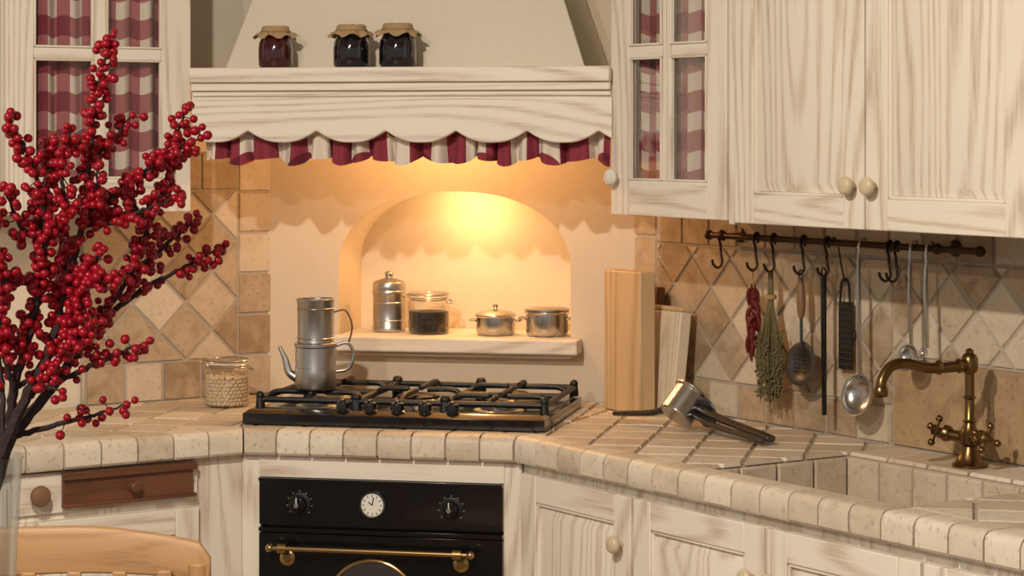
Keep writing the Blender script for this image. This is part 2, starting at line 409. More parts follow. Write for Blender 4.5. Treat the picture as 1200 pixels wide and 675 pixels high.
# ---------------------------------------------------------------- counter
m=M('tiled_countertop')
def xfp(fr): 
    return lambda u,v,h: tuple(fr@Vector((u,v,h)))
mR,mL,mD=xfp(FR),xfp(FL),xfp(FD)
T=math.tan(rad(22.5))
def sub(poly,mp): m.prism(poly,.852,.896,GROUT,mp)
sub([(0,.004),(2.3,.004),(2.3,.07),(-.029,.07)],mR)
sub([(-.029,.07),(.56,.07),(.56,.618),(-.385,.618)],mR); sub([(.56,.48),(1.19,.48),(1.19,.618),(.56,.618)],mR)
sub([(1.19,.07),(2.3,.07),(2.3,.618),(1.19,.618)],mR)
sub([(0,.004),(.63,.004),(.79,.710),(-.155,.710)],mD)
sub([(-2,.004),(0,.004),(.385,.618),(-2,.618)],mL)
P1=[(-.029,.07),(.58,.07),(.58,.618),(-.39,.618)]
for reg in (P1,[(1.17,.07),(2.3,.07),(2.3,.618),(1.17,.618)]):
    tiles(m,reg,.118,.118,45,(.02,.07),.006,mR,.008,TC,base=.894)
tiles(m,[(.58,.46),(1.17,.46),(1.17,.618),(.58,.618)],.118,.155,0,(.58,.465),.006,mR,.008,TC,base=.894)
tiles(m,[(-.029,.07),(.659,.07),(.792,.712),(-.158,.712)],.118,.118,0,(0,.07),.006,mD,.008,TC,base=.894)
tiles(m,[(-2,.07),(.029,.07),(.39,.618),(-2,.618)],.118,.118,45,(0,.07),.006,mL,.008,TC,base=.894)
def edge(mp,x0,x1,n,ml,mr):
    w=(x1-x0)/n
    for i in range(n):
        a=x0+i*w+.0022; b=x0+(i+1)*w-.0022
        j=random.uniform(-.0012,.0012)
        prof=[(.068,.8965),(.068,.9030),(.020,.9035),(.008,.9015),(.001,.896),(-.003+j,.886),(-.003+j,.852),(.002,.846),(.02,.846),(.02,.8965)]
        n_=len(prof); vs=[]
        for x in (a,b):
            for (yy,zz) in prof:
                xx=x
                if ml and i==0 and x==a: xx=x-T*yy
                if mr and i==n-1 and x==b: xx=x+T*yy
                vs.append(mp(xx,yy,zz+random.uniform(0,.0004)))
        fs=[tuple(range(n_)),tuple(range(n_,2*n_))[::-1]]+[(k,(k+1)%n_,n_+(k+1)%n_,n_+k) for k in range(n_)]
        m.add(vs,fs,TC,rnd=random.uniform(.3,1))
edge(mD,0,.63,8,1,1); edge(mR,0,2.3,27,1,0); 
edge(mL,-2,0,23,0,1)
m.done(.0018)
# ---------------------------------------------------------------- sink
m=M('tiled_sink',FR)
m.box(.562,1.188,.072,.478,.735,.745,SINKM)
m.box(.562,.574,.072,.478,.745,.893,GROUT); m.box(1.176,1.188,.072,.478,.745,.893,GROUT)
m.box(.574,1.176,.466,.478,.745,.893,GROUT); m.box(.574,1.176,.060,.072,.745,.845,GROUT)
tiles(m,[(.072,.745),(.466,.745),(.466,.893),(.072,.893)],.1,.15,0,(.072,.745),.005,lambda u,v,h:(.574+h,u,v),.007,TC,(0,.7))
tiles(m,[(.072,.745),(.466,.745),(.466,.893),(.072,.893)],.1,.15,0,(.072,.745),.005,lambda u,v,h:(1.176-h,u,v),.007,TC,(0,.7))
tiles(m,[(.581,.745),(1.169,.745),(1.169,.893),(.581,.893)],.1,.15,0,(.581,.745),.005,lambda u,v,h:(u,.466-h,v),.007,TC,(.1,.8))
m.lathe([(.0,.7455),(.035,.7455),(.038,.748),(.045,.747)],WAT,(.87,.27,0))
m.tube([(1.135,.10,.872),(1.14,.18,.876),(1.145,.30,.876)],.016,KNB,12,5)
m.done(.0015)
# ---------------------------------------------------------------- base cabinets
m=M('base_cabinet',FR)
m.box(.01,2.28,.052,.6,.1,.72,WV)
m.box(-.014,2.28,.032,.05,.10,.845,WV)
m.box(0,2.28,.09,.6,0,.1,WH)
edges=[(.006,.416),(.426,.846),(.856,1.276),(1.286,1.70),(1.71,2.27)]
for i,(a,b) in enumerate(edges): door(m,a,b,.13,.822,.012,fw=.058)
knob(m,.386,.012,.722); knob(m,.818,.012,.722); knob(m,.884,.012,.722); knob(m,1.315,.012,.70)
m.done(.002)
m=M('base_cabinet.001',FL)
m.box(-1.98,-.03,.052,.6,.1,.84,WV)
m.box(-1.98,.014,.032,.05,.10,.845,WV)
m.box(-1.98,0,.09,.6,0,.1,WH)
door(m,-.545,-.105,.13,.735,.012,fw=.058)
m.box(-.545,-.105,.02,.034,.75,.84,WH)
m.box(-.432,-.122,.006,.024,.765,.832,DRW); m.box(-.437,-.117,-.006,.010,.823,.840,DRW); m.box(-.437,-.117,-.002,.010,.762,.770,DRW)
m.lathe([(.012,0),(.012,.006),(.008,.012),(.014,.02),(.012,.028),(0,.03)],DRW,(-.272,.006,.797),RX)
knob(m,-.492,.02,.795,HWD,1.25)
door(m,-1.0,-.56,.13,.822,.012); door(m,-1.46,-1.01,.13,.822,.012); door(m,-1.93,-1.47,.13,.822,.012)
m.done(.002)
# ---------------------------------------------------------------- oven
m=M('built_in_oven',FD)
m.box(-.012,.032,.028,.6,0.0,.845,WV); m.box(.600,.642,.028,.6,0,.845,WV)
m.box(.030,.602,.024,.6,.794,.845,WH); m.box(.030,.602,.03,.6,0,.2,WH)
m.box(.034,.598,.05,.58,.21,.79,BLK)
m.box(.032,.600,.018,.05,.687,.793,BLK)
m.box(.032,.600,.012,.05,.671,.680,BLK)
m.box(.032,.600,.016,.05,.215,.667,BLK)
m.box(.032,.600,.011,.018,.786,.793,BLK)
for kx in (.128,.482):
    m.lathe([(.026,0),(.026,.003),(.023,.004),(.023,.006)],IRON,(kx,.018,.735),RX)
    m.lathe([(.019,.003),(.019,.016),(.016,.02),(.006,.021)],BLK,(kx,.018,.735),RX)
    m.box(kx-.004,kx+.004,-.010,.0,.719,.753,BLK)
    m.box(kx-.0012,kx+.0012,-.0115,-.009,.737,.753,CERW)
    m.lathe([(.0055,0),(.0055,.002)],ALU,(kx,-.010,.735),RX,16)
    for k in range(9):
        a=rad(-130+k*32.5); cx,cz=kx+.029*math.sin(a),.735+.029*math.cos(a)
        m.box(cx-.0009,cx+.0009,.0165,.0182,cz-.0009,cz+.0009,CERW)
cx=.300; cz=.738
m.lathe([(.031,0),(.031,.005),(.028,.008),(.0265,.005)],STD,(cx,.018,cz),RX,36)
m.lathe([(0,.0045),(.026,.0045),(.026,.0058),(0,.0058)],CERW,(cx,.018,cz),RX,36)
for k in range(12):
    a=rad(k*30); X=Matrix.Translation((cx+.021*math.sin(a),.0118,cz+.021*math.cos(a)))@Matrix.Rotation(a,4,'Y')
    m.box(-.0009,.0009,-.0005,.0006,-.0028,.0028,BLK,X)
for a,l in ((rad(-50),.012),(rad(10),.018)):
    X=Matrix.Translation((cx,.0114,cz))@Matrix.Rotation(a,4,'Y'); m.box(-.0012,.0012,-.0004,.0008,0,l,BLK,X)
m.tube([(.070,-.024,.640),(.535,-.024,.640)],.0060,BRG,12)
for hx in (.100,.505):
    m.tube([(hx,.016,.628),(hx,-.010,.628),(hx,-.024,.640)],.006,BRG,10,4)
    m.lathe([(.018,0),(.018,.003),(.010,.006),(.008,.010)],BRG,(hx,.016,.612),RX)
    m.lathe([(.012,0),(.012,.02)],BRG,(hx-.010,-.024,.640),Matrix.Rotation(rad(90),4,'Y'),14)
for hx in (.070,.535): m.ball((hx,-.024,.640),.010,BRG)
ap=[]
for k in range(33):
    a=math.pi*k/32; ap.append((.30-.105*math.cos(a),.505+.108*math.sin(a)))
m.tube([(.195,.013,.27)]+[(x,.013,z) for x,z in ap]+[(.405,.013,.27)],.005,BRG,8,closed=True)
m.prism([(.405,.27),(.195,.27)][::-1]+ap[::-1],0,.002,STD,lambda u,v,h:(u,.0155-h,v))
m.done(.0012)
# ---------------------------------------------------------------- cooktop
m=M('gas_cooktop',FD)
x0,x1,y0,y1=-.030,.682,.085,.575
zc=.9045
m.prism([(x0,y0),(x1,y0),(x1,y1),(x0,y1)],zc,zc+.024,BLK)
m.prism([(x0+.015,y0+.08),(x1-.015,y0+.08),(x1-.015,y1-.015),(x0+.015,y1-.015)],zc+.024,zc+.027,BLK)
m.prism([(x0,y0),(x1,y0),(x1,y0+.07),(x0,y0+.07)],zc+.024,zc+.033,BLK,top=[(x0+.01,y0+.02),(x1-.01,y0+.02),(x1-.01,y0+.06),(x0+.01,y0+.06)])
burn=[(.105,.235,.030),(.105,.455,.038),(.326,.345,.055),(.545,.235,.038),(.545,.455,.030)]
zb=zc+.027
for bx,by,r in burn:
    m.lathe([(r+.022,0),(r+.02,.003),(r+.004,.004),(r+.004,.010),(r,.013),(r*.2,.013)],ALU,(bx,by,zb))
    m.lathe([(r-.004,.013),(r-.003,.018),(r-.01,.021),(0,.022)],IRON,(bx,by,zb))
zt=zc+.056
def bar(a,b,w=.0065,z=zt,mat=IRON):
    m.tube([(a[0],a[1],z),(b[0],b[1],z)],w,mat,8)
for gx0,gx1,bs in ((-.014,.217,[burn[0],burn[1]]),(.222,.430,[burn[2]]),(.435,.666,[burn[3],burn[4]])):
    gy0,gy1=.17,.56
    q=[(gx0,gy0),(gx1,gy0),(gx1,gy1),(gx0,gy1)]
    for i in range(4):
        bar(q[i],q[(i+1)%4],.0075,zt-.008)
        a=q[i]; m.tube([(a[0],a[1],zt),(a[0],a[1],zb)],lambda t:.009+.003*t,IRON,10); m.ball((a[0],a[1],zt+.001),.0105,IRON,10)
    if len(bs)==2: bar((gx0,(gy0+gy1)/2),(gx1,(gy0+gy1)/2),.0075,zt-.008)
    for bx,by,r in bs:
        for k in range(4):
            a=rad(90*k)
            ex={0:(gx1,by),1:(bx,gy1 if by>.3 else (gy0+gy1)/2),2:(gx0,by),3:(bx,gy0 if by<.4 else (gy0+gy1)/2)}[k]
            st=(bx+.022*math.cos(a),by+.022*math.sin(a))
            m.tube([(ex[0],ex[1],zt-.008),(ex[0]*.75+st[0]*.25,ex[1]*.75+st[1]*.25,zt+.004),(st[0],st[1],zt+.004)],.0070,IRON,8,4)
for kx in (.20,.265,.33,.395,.46):
    m.lathe([(.021,0),(.021,.004),(.016,.006),(.015,.020),(.012,.023),(0,.023)],BLK,(kx,y0+.04,zc+.030))
    m.box(kx-.003,kx+.003,y0+.026,y0+.054,zc+.05,zc+.058,BLK)
    m.box(kx-.001,kx+.001,y0+.027,y0+.036,zc+.057,zc+.0588,CERW)
m.done(.0015)
# ---------------------------------------------------------------- coffee pot (flip pot)
x,y=(-.465,5.49)
m=M('coffee_pot',FW)
zz=zt+.0125
m.lathe([(0,zz),(.047,zz),(.049,zz+.004),(.049,zz+.045),(.048,zz+.052),(.048,zz+.098),(.0505,zz+.101),(.0505,zz+.108),(.044,zz+.110),(.043,zz+.118),(.0435,zz+.205),(.0455,zz+.208),(.0455,zz+.213),(.042,zz+.214),(.041,zz+.195),(0,zz+.195)],ALU,(x,y,0),seg=36)
for q in (.050,.120,.19): m.lathe([(.0435,zz+q-.002),(.0500 if q<.1 else .0455,zz+q),(.0435,zz+q+.002)],ALU,(x,y,0),cap=False,seg=36)
m.tube([(x-.040,y,zz+.022),(x-.064,y,zz+.040),(x-.072,y,zz+.070),(x-.086,y,zz+.100)],lambda t:.012-.007*t,ALU,12,6)
m.tube([(x+.043,y,zz+.100),(x+.075,y,zz+.108),(x+.090,y,zz+.082),(x+.078,y,zz+.048),(x+.048,y,zz+.040)],.0042,ALU,8,6)
m.tube([(x+.040,y,zz+.180),(x+.070,y,zz+.185),(x+.086,y,zz+.150),(x+.080,y,zz+.115),(x+.074,y,zz+.106)],.0022,STD,8,6)
m.done(.001)
# ---------------------------------------------------------------- niche objects
m=M('metal_canister',FD)
cx,cy=.135,.80
m.lathe([(0,0),(.041,0),(.043,.004),(.043,.012),(.042,.014),(.042,.096),(.044,.099),(.044,.105),(.042,.108),(.043,.111),(.043,.124),(.040,.130),(.020,.137),(.008,.140),(.011,.146),(.012,.151),(.008,.156),(0,.157)],ALU,(cx,cy,ZS),seg=36)
for q in (.03,.076): m.lathe([(.042,q-.002),(.0435,q),(.042,q+.002)],ALU,(cx,cy,ZS),cap=False,seg=36)
m.done(.001)
def clipjar(name,fr,cx,cy,z,r,h,cont,fill,beads=False):
    m=M(name,fr)
    if beads:
        m.lathe([(0,.003),(r-.012,.003),(r-.010,.008),(r-.010,h*fill-.006),(0,h*fill-.003)],cont,(cx,cy,z))
        rb=.0052
        for lev in range(int(h*fill/(rb*1.7))):
            nb=26
            for k in range(nb):
                a=2*math.pi*(k+.5*(lev%2))/nb+random.uniform(-.06,.06); rr=r-.0085
                m.ball((cx+rr*math.cos(a),cy+rr*math.sin(a),z+.009+lev*rb*1.7+random.uniform(-.001,.001)),rb*random.uniform(.85,1.1),cont,8,m=5)
        for k in range(60):
            a=random.uniform(0,6.28); rr=(r-.010)*random.random()**.5
            m.ball((cx+rr*math.cos(a),cy+rr*math.sin(a),z+h*fill-.002+random.uniform(0,.003)),rb,cont,8,m=5)
    else:
        m.lathe([(0,.002),(r-.006,.002),(r-.002,.008),(r-.002,h*fill),(0,h*fill+.003)],cont,(cx,cy,z))
    m.lathe([(0,0),(r*.9,0),(r,.006),(r,h*.74),(r*.86,h*.80),(r*.84,h*.83)],GL,(cx,cy,z),seg=36,cap=False)
    m.lathe([(r*.90,h*.83),(r*.95,h*.86),(r*.90,h*.88)],CERW,(cx,cy,z),seg=36,cap=False)
    m.lathe([(r*.93,h*.885),(r*.97,h*.90),(r*.95,h*.955),(r*.6,h*.985),(0,h*.99)],GL,(cx,cy,z),seg=36,cap=False)
    def ring(rr,zz): m.tube([(cx+rr*math.cos(rad(a)),cy+rr*math.sin(rad(a)),z+zz) for a in range(0,360,15)],.0020,STL,6,closed=True)
    ring(r*.89,h*.79); ring(r*.98,h*.93); ring(r*.93,h*.84)
    m.tube([(cx+r*.9,cy-.02,z+h*.80),(cx+r*1.12,cy-.02,z+h*.72),(cx+r*1.12,cy+.02,z+h*.72),(cx+r*.9,cy+.02,z+h*.80)],.0020,STL,6,4)
    m.tube([(cx-r*.9,cy-.02,z+h*.78),(cx-r*1.2,cy-.015,z+h*.88),(cx-r*1.2,cy+.015,z+h*.88),(cx-r*.9,cy+.02,z+h*.95)],.0020,STL,6,4)
    m.done()
clipjar('glass_storage_jar',FD,.250,.765,ZS,.053,.110,COFF,.52)
def pot(name,cx,cy,r,h,lid,tin=False):
    m=M(name,FD)
    m.lathe([(0,0),(r*.86,0),(r*.95,.004),(r,.012),(r,h-.004),(r*1.07,h),(r*1.05,h+.003),(r*.97,h+.001),(r*.94,.01),(0,.008)],STL,(cx,cy,ZS),seg=36)
    for sg in (-1,1):
        m.tube([(cx+sg*r*.97,cy-.016,ZS+h*.72),(cx+sg*r*1.28,cy-.012,ZS+h*.76),(cx+sg*r*1.28,cy+.012,ZS+h*.76),(cx+sg*r*.97,cy+.016,ZS+h*.72)],.0028,STL,8,5)
    if lid:
        m.lathe([(r*1.06,h+.003),(r*.8,h+.010),(r*.3,h+.014),(.005,h+.016),(.004,h+.020),(.008,h+.023),(.006,h+.028),(0,h+.029)],STL,(cx,cy,ZS),seg=36)
    if tin:
        m.lathe([(0,h+.003),(r,h+.003),(r*1.06,h+.005),(r*1.06,h+.009),(r*.9,h+.012),(0,h+.013)],ALU,(cx,cy,ZS))
    m.done()
pot('lidded_saucepan',.428,.755,.050,.050,True)
pot('small_metal_pot',.562,.755,.054,.060,False,True)
clipjar('glass_storage_jar.001',FL,.170,.425,.904,.056,.122,DOUGH,.60,True)
# ---------------------------------------------------------------- jam jars
def jam(name,cx,cy,r,h,mt):
    m=M(name,FD); z=1.7325
    m.lathe([(0,.001),(r*.92,.001),(r*1.02,.008),(r*1.02,h*.45),(r*.98,h*.6),(r*.79,h*.75),(r*.78,h*.82),(0,h*.82)],mt,(cx,cy,z),seg=32)
    vs=[];fs=[];S=64
    prof=[(0,h),(r*.72,h*.995),(r*.84,h*.95),(r*.82,h*.86),(r*1.05,h*.80),(r*1.22,h*.73)]
    for i,(rr,zz) in enumerate(prof):
        for k in range(S):
            a=2*math.pi*k/S; q=rr; z2=zz
            if i>=4: q=rr*(1+.07*math.sin(11*a+cx*40)+.05*math.sin(4*a)); z2=zz+h*.045*math.sin(7*a+cx*90)
            if i==1 or i==2: z2+=.001*math.sin(9*a)
            vs.append((cx+q*math.cos(a),cy+q*math.sin(a),z+z2))
    for i in range(len(prof)-1):
        for k in range(S): fs.append((i*S+k,i*S+(k+1)%S,(i+1)*S+(k+1)%S,(i+1)*S+k))
    m.add(vs,fs,PAPER)
    m.tube([(cx+r*.86*math.cos(rad(a)),cy+r*.86*math.sin(rad(a)),z+h*.87) for a in range(0,360,15)],.0025,TWINE,6,closed=True)
    m.done()
jam('jam_jar',.0,.245,.040,.100,JAMR); jam('jam_jar.001',.187,.245,.042,.102,JAMB); jam('jam_jar.002',.300,.245,.043,.104,JAMB)
# ---------------------------------------------------------------- cutting boards
m=M('cutting_board',FR)
m.box(-.30,-.150,.460,.505,.9045,1.245,BRV); m.done(.004,seg=3)
m=M('cutting_board.001',FR)
X=Matrix.Translation((-.108,.520,.906))@Matrix.Rotation(rad(-7),4,'X')
m.box(-.11,0,0,.034,0,.245,BRC,X); m.box(-.112,-.0,-.001,.035,.245,.257,BRV,X); m.done(.004,seg=3)
m=M('dark_shade_board',FR)  # dark board; its colour stands in for the deep shade behind the other boards
m.box(-.33,-.235,.575,.60,.9045,1.20,DRW); m.done(.004)
# ---------------------------------------------------------------- potato ricer
m=M('potato_ricer')
cx,cy=.392,5.29; z=.9045
Xr=Matrix.Rotation(rad(38),4,'Y')@Matrix.Rotation(rad(-20),4,'X')
m.lathe([(0,-.036),(.038,-.036),(.041,-.033),(.041,.030),(.046,.033),(.046,.038),(.039,.038),(.038,-.028),(0,-.028)],STL,(cx,cy,z+.054),Xr,36)
Xd=Matrix.Translation((cx+.048,cy-.035,z+.040))@Matrix.Rotation(rad(75),4,'Y')@Matrix.Rotation(rad(-35),4,'X')
m.lathe([(0,-.003),(.034,-.003),(.036,0),(.034,.003),(.010,.004),(.008,.012),(0,.012)],STD,(0,0,0),Xd,32)
m.tube([(cx-.03,cy+.01,z+.045),(cx-.07,cy+.05,z+.028),(cx-.15,cy+.135,z+.018)],.011,BLK,10,5,flat=.6)
m.tube([(cx-.03,cy-.005,z+.055),(cx-.07,cy+.03,z+.036),(cx-.14,cy+.10,z+.024)],.007,STD,10,5,flat=.6)
m.tube([(cx+.03,cy-.02,z+.05),(cx+.08,cy-.12,z+.034),(cx+.17,cy-.27,z+.012)],.012,STD,10,5,flat=.7)
m.tube([(cx+.02,cy-.03,z+.035),(cx+.06,cy-.13,z+.022),(cx+.15,cy-.29,z+.010)],.009,STD,10,5,flat=.7)
m.done(.001)
# ---------------------------------------------------------------- utensil rail
ZR=1.337; YR=.567
m=M('utensil_rail',FR)
m.tube([(-.022,YR,ZR),(.868,YR,ZR)],.0075,BRD,12)
for tx in (-.022,.868): m.ball((tx,YR,ZR),.012,BRD)
for tx in (.03,.745):
    m.tube([(tx,.619,ZR),(tx,YR,ZR)],.006,BRD,10); m.lathe([(.018,0),(.018,.004),(.008,.008)],BRD,(tx,.620,ZR),RX,20)
    m.ball((tx,YR,ZR),.012,BRD)
def hook(tx,l=.075,kx=.0):
    m.tube([(tx-.004+kx,YR+.004,ZR-.012),(tx,YR+.010,ZR),(tx,YR,ZR+.0115),(tx,YR-.0105,ZR),(tx+.002,YR-.006,ZR-.02),(tx+.002,YR-.004,ZR-l*.55),(tx+.008,YR-.006,ZR-l*.85),(tx,YR-.012,ZR-l),(tx-.012,YR-.016,ZR-l*.9),(tx-.014,YR-.018,ZR-l*.75)],.0032,BRD,8,5)
for tx in (.026,.154,.2155,.319,.400,.600,.622): hook(tx)
m.done()
def ladle(name,t,ztop,zc_,r,mt=STL):
    m=M(name,FR); y=YR-.014
    m.tube([(t,YR+.007,ZR-.006),(t,YR+.012,ZR+.002),(t,YR+.002,ZR+.0135),(t,YR-.0125,ZR+.004),(t,y,ztop-.03)],.0030,mt,8,5)
    m.tube([(t,y,ztop-.02),(t,y,(ztop+zc_)/2),(t,y+.004,zc_+r*.8)],lambda q:.0045+.002*math.sin(q*3.1),mt,10,5,flat=.6)
    prof=[]
    for i in range(11):
        a=rad(90*i/10); prof.append((r*math.sin(a),-r*.62*math.cos(a)))
    prof+= [(r*1.04,.001),(r*.96,.0)]
    for i in range(10,-1,-1):
        a=rad(90*i/10); prof.append(((r-.002)*math.sin(a),-(r-.002)*.60*math.cos(a)))
    X=Matrix.Rotation(rad(78),4,'X')
    m.lathe(prof,mt,(t,y-.008,zc_),X,32)
    m.done()
ladle('soup_ladle',.517,1.338,1.012,.045); ladle('gravy_ladle',.677,1.330,1.105,.029)
ladle('small_ladle',.725,1.322,1.120,.011)
m=M('skimmer',FR); t=.322; y=YR-.012
m.tube([(t+.006*math.cos(rad(a)),y,1.262+.010*math.sin(rad(a))) for a in range(0,360,30)],.002,STD,6,closed=True)
m.tube([(t,y,1.255),(t+.002,y,1.20),(t+.002,y,1.165)],lambda q:.006+.004*math.sin(q*3.1),HWD,10,5)
m.tube([(t+.002,y,1.165),(t+.003,y,1.10)],.0035,STD,8)
m.lathe([(0,-.010),(.02,-.008),(.036,-.002),(.044,.002),(.050,.003),(.044,.005),(.034,.002),(.018,-.005),(0,-.007)],STD,(t+.003,y,1.062),Matrix.Rotation(rad(82),4,'X'),32)
for i in range(-3,4):
    for j in range(-3,4):
        if i*i+j*j<9: m.lathe([(.0,0),(.0024,0),(.0024,.0006),(0,.0006)],BLK,(t+.003+i*.009,y-.0045,1.062+j*.009),RX,8)
m.done()
m=M('sharpening_steel',FR); t=.402
m.tube([(t+.007*math.cos(rad(a)),YR-.014,1.272+.009*math.sin(rad(a))) for a in range(0,360,30)],.002,BLK,6,closed=True)
m.tube([(t,YR-.014,1.263),(t,YR-.014,1.15),(t,YR-.012,.955)],lambda q:.0085-.002*q,BLK,10,4,flat=.6); m.done()
m=M('dark_toothed_plate',FR); t=.420  # thin dark plate with rows of small teeth, hung from the rail
DPLT=simple('dark_plate_metal',(.06,.055,.05),.45,.8,bscale=30)
m.box(t-.022,t+.022,.600,.603,1.055,1.205,DPLT)
for i in range(4):
    for j in range(11): m.lathe([(.0035,0),(.001,.003)],DPLT,(t-.0155+i*.0103,.600,1.066+j*.0125),RX,6)
m.tube([(t-.016,.600,1.205),(t-.010,.600,1.25),(t+.010,.600,1.25),(t+.016,.600,1.205)],.003,DPLT,8,5)
m.tube([(t,.6,1.247),(t,.588,1.29),(t,YR+.011,ZR-.002),(t,YR,ZR+.011),(t,YR-.011,ZR)],.0022,DPLT,6,4)
m.done()
m=M('dried_chili_bunch',FR); t=.154
m.tube([(t,YR-.012,1.268),(t,YR-.008,1.17)],.002,TWINE,6)
for k in range(20):
    a=random.uniform(0,6.28); zz=1.225-.0068*k
    dx,dy=.017*math.cos(a),.012*math.sin(a)
    m.tube([(t,YR-.010,zz),(t+dx*.7,YR-.010+dy*.7,zz-.008),(t+dx,YR-.010+dy,zz-.026),(t+dx*.8,YR-.010+dy,zz-.046)],lambda q:.0072*(1-q)**.5+.0008,CHILI,8,4)
m.done()
m=M('dried_herb_bunch',FR); t=.2155
for k in range(130):
    a=random.uniform(0,6.28); s=random.random()**.5
    L=random.uniform(.18,.28); w=.038*s
    p0=(t+.006*math.cos(a),YR-.010+.005*math.sin(a),1.262-random.random()*.01)
    p1=(t+.008*math.cos(a),YR-.010+.006*math.sin(a),1.19)
    p2=(t+w*math.cos(a),YR-.014+w*.6*math.sin(a),1.19-L*.50)
    p3=(t+w*.9*math.cos(a)+random.uniform(-.006,.006),YR-.014+w*.5*math.sin(a),1.24-L)
    m.tube([p0,p1,p2,p3],.0010,HERB,4,3)
    for q in range(9):
        u=random.random(); b=Vector(p2).lerp(Vector(p3),u)+Vector((random.uniform(-.005,.005),random.uniform(-.005,.005),random.uniform(-.006,.04)))
        m.lathe([(0,-.0045),(.0036,0),(0,.0045)],random.choice((HERB,HERB2,HERB)),b,Matrix.Rotation(random.uniform(-1,1),4,'X'),5)
m.lathe([(.013,-.005),(.0145,0),(.013,.005)],TWINE,(t,YR-.010,1.205),None,14)
m.done()
# ---------------------------------------------------------------- faucet
m=M('brass_faucet',FR); t,d=.884,.522
z0=.9035
m.lathe([(0,0),(.036,0),(.036,.004),(.030,.008),(.024,.018),(.017,.032),(.015,.040),(.021,.046),(.022,.066),(.017,.072),(.013,.080),(.0105,.088),(.0145,.092),(.0105,.097),(.0095,.135),(.0135,.139),(.0095,.144),(.0095,.187),(.0155,.193),(.017,.202),(.017,.218),(.0135,.226),(.008,.230),(.0085,.236),(0,.240)],BRS,(t,d,z0),seg=32)
for sg in (-1,1):
    m.tube([(t,d,z0+.056),(t+sg*.040,d-.014,z0+.060)],.0115,BRS,14)
    hx,hy,hz=t+sg*.050,d-.018,z0+.063
    ax=Vector((sg*.92,-.32,.14)).normalized()
    Q=Vector((0,0,1)).rotation_difference(ax).to_matrix().to_4x4()
    m.lathe([(.013,-.012),(.017,-.006),(.017,.002),(.010,.006),(.008,.016),(.012,.020),(.012,.028),(.006,.032),(0,.033)],BRS,(hx,hy,hz),Q,20)
    for k in range(4):
        a=rad(45+90*k); dv=Q@Vector((math.cos(a),math.sin(a),0)); c0=Vector((hx,hy,hz))+ax*.024
        m.tube([c0,c0+dv*.022],.0052,BRS,8); m.ball(c0+dv*.026,.0078,BRS,10)
zs=z0+.208
m.tube([(t,d-.010,zs),(t,d-.05,zs-.004),(t,d-.12,zs-.002),(t,d-.175,zs+.010),(t,d-.215,zs+.006),(t,d-.238,zs-.018),(t,d-.242,zs-.040)],lambda q:.0112-.001*q,BRS,14,7)
for dy in (.030,.085): 
    m.lathe([(.0105,-.006),(.0150,0),(.0105,.006)],BRS,(t,d-dy,zs-.003),RX,18)
m.lathe([(.010,.0),(.0135,-.004),(.0145,-.018),(.012,-.022),(.009,-.020)],BRS,(t,d-.242,zs-.030),None,18)
m.done()
# ---------------------------------------------------------------- chair
CX,CY=-.730,3.86
m=M('dining_chair',Matrix.Translation((CX,CY,0))@Matrix.Rotation(rad(4),4,'Z'))
n=24; vs=[];fs=[]
for i in range(n+1):
    u=-1+2*i/n; x=.226*u; yy=.03*(1-u*u)
    top=.920-.028*max(0,u*.6+.4*abs(u))**1.6
    if abs(u)>.9: top-=.022*((abs(u)-.9)/.1)**2
    bot=.832+.010*(1-u*u)
    for (yo,zz) in ((0,bot),(-.0,top-.012),(.006,top),(.020,top),(.026,top-.012),(.026,bot)): vs.append((x,yy+yo,zz))
for i in range(n):
    for k in range(6): fs.append((i*6+k,i*6+(k+1)%6,(i+1)*6+(k+1)%6,(i+1)*6+k))
fs+= [tuple(range(6)),tuple(range(n*6,n*6+6))[::-1]]
m.add(vs,fs,CHW)
for sg in (-1,1):
    m.tube([(sg*.205,.013,.86),(sg*.205,.0,.65),(sg*.2,-.02,.45),(sg*.2,.02,0)],lambda q:.017,CHV,12,5)
    m.tube([(sg*.2,-.40,.44),(sg*.2,-.40,.0)],lambda q:.020-.006*q,CHV,12)
    m.box(sg*.2-.01,sg*.2+.01,-.39,-.02,.39,.43,CHW); m.tube([(sg*.2,-.40,.2),(sg*.2,0,.2)],.01,CHV,8)
m.box(-.19,.19,-.02,0,.66,.71,CHW); m.box(-.19,.19,-.41,-.39,.39,.43,CHW); m.box(-.19,.19,-.03,-.01,.39,.43,CHW)
for k_ in range(-2,3): m.box(k_*.075-.012,k_*.075+.012,-.0,.014,.69,.85,CHV)
m.prism([(-.22,-.43),(.22,-.43),(.205,.0),(-.205,.0)],.43,.455,CHW)
m.done(.003)
# ---------------------------------------------------------------- table
m=M('dining_table')
m.box(-1.75,-.38,1.95,3.20,.725,.76,CHW); m.box(-1.68,-.45,2.02,3.13,.64,.725,CHW)
for x in (-1.66,-.47):
    for y in (2.04,3.11): m.lathe([(.028,0),(.03,.03),(.02,.06),(.034,.3),(.028,.58),(.036,.62),(.036,.70)],CHV,(x,y,0))
m.done(.004)
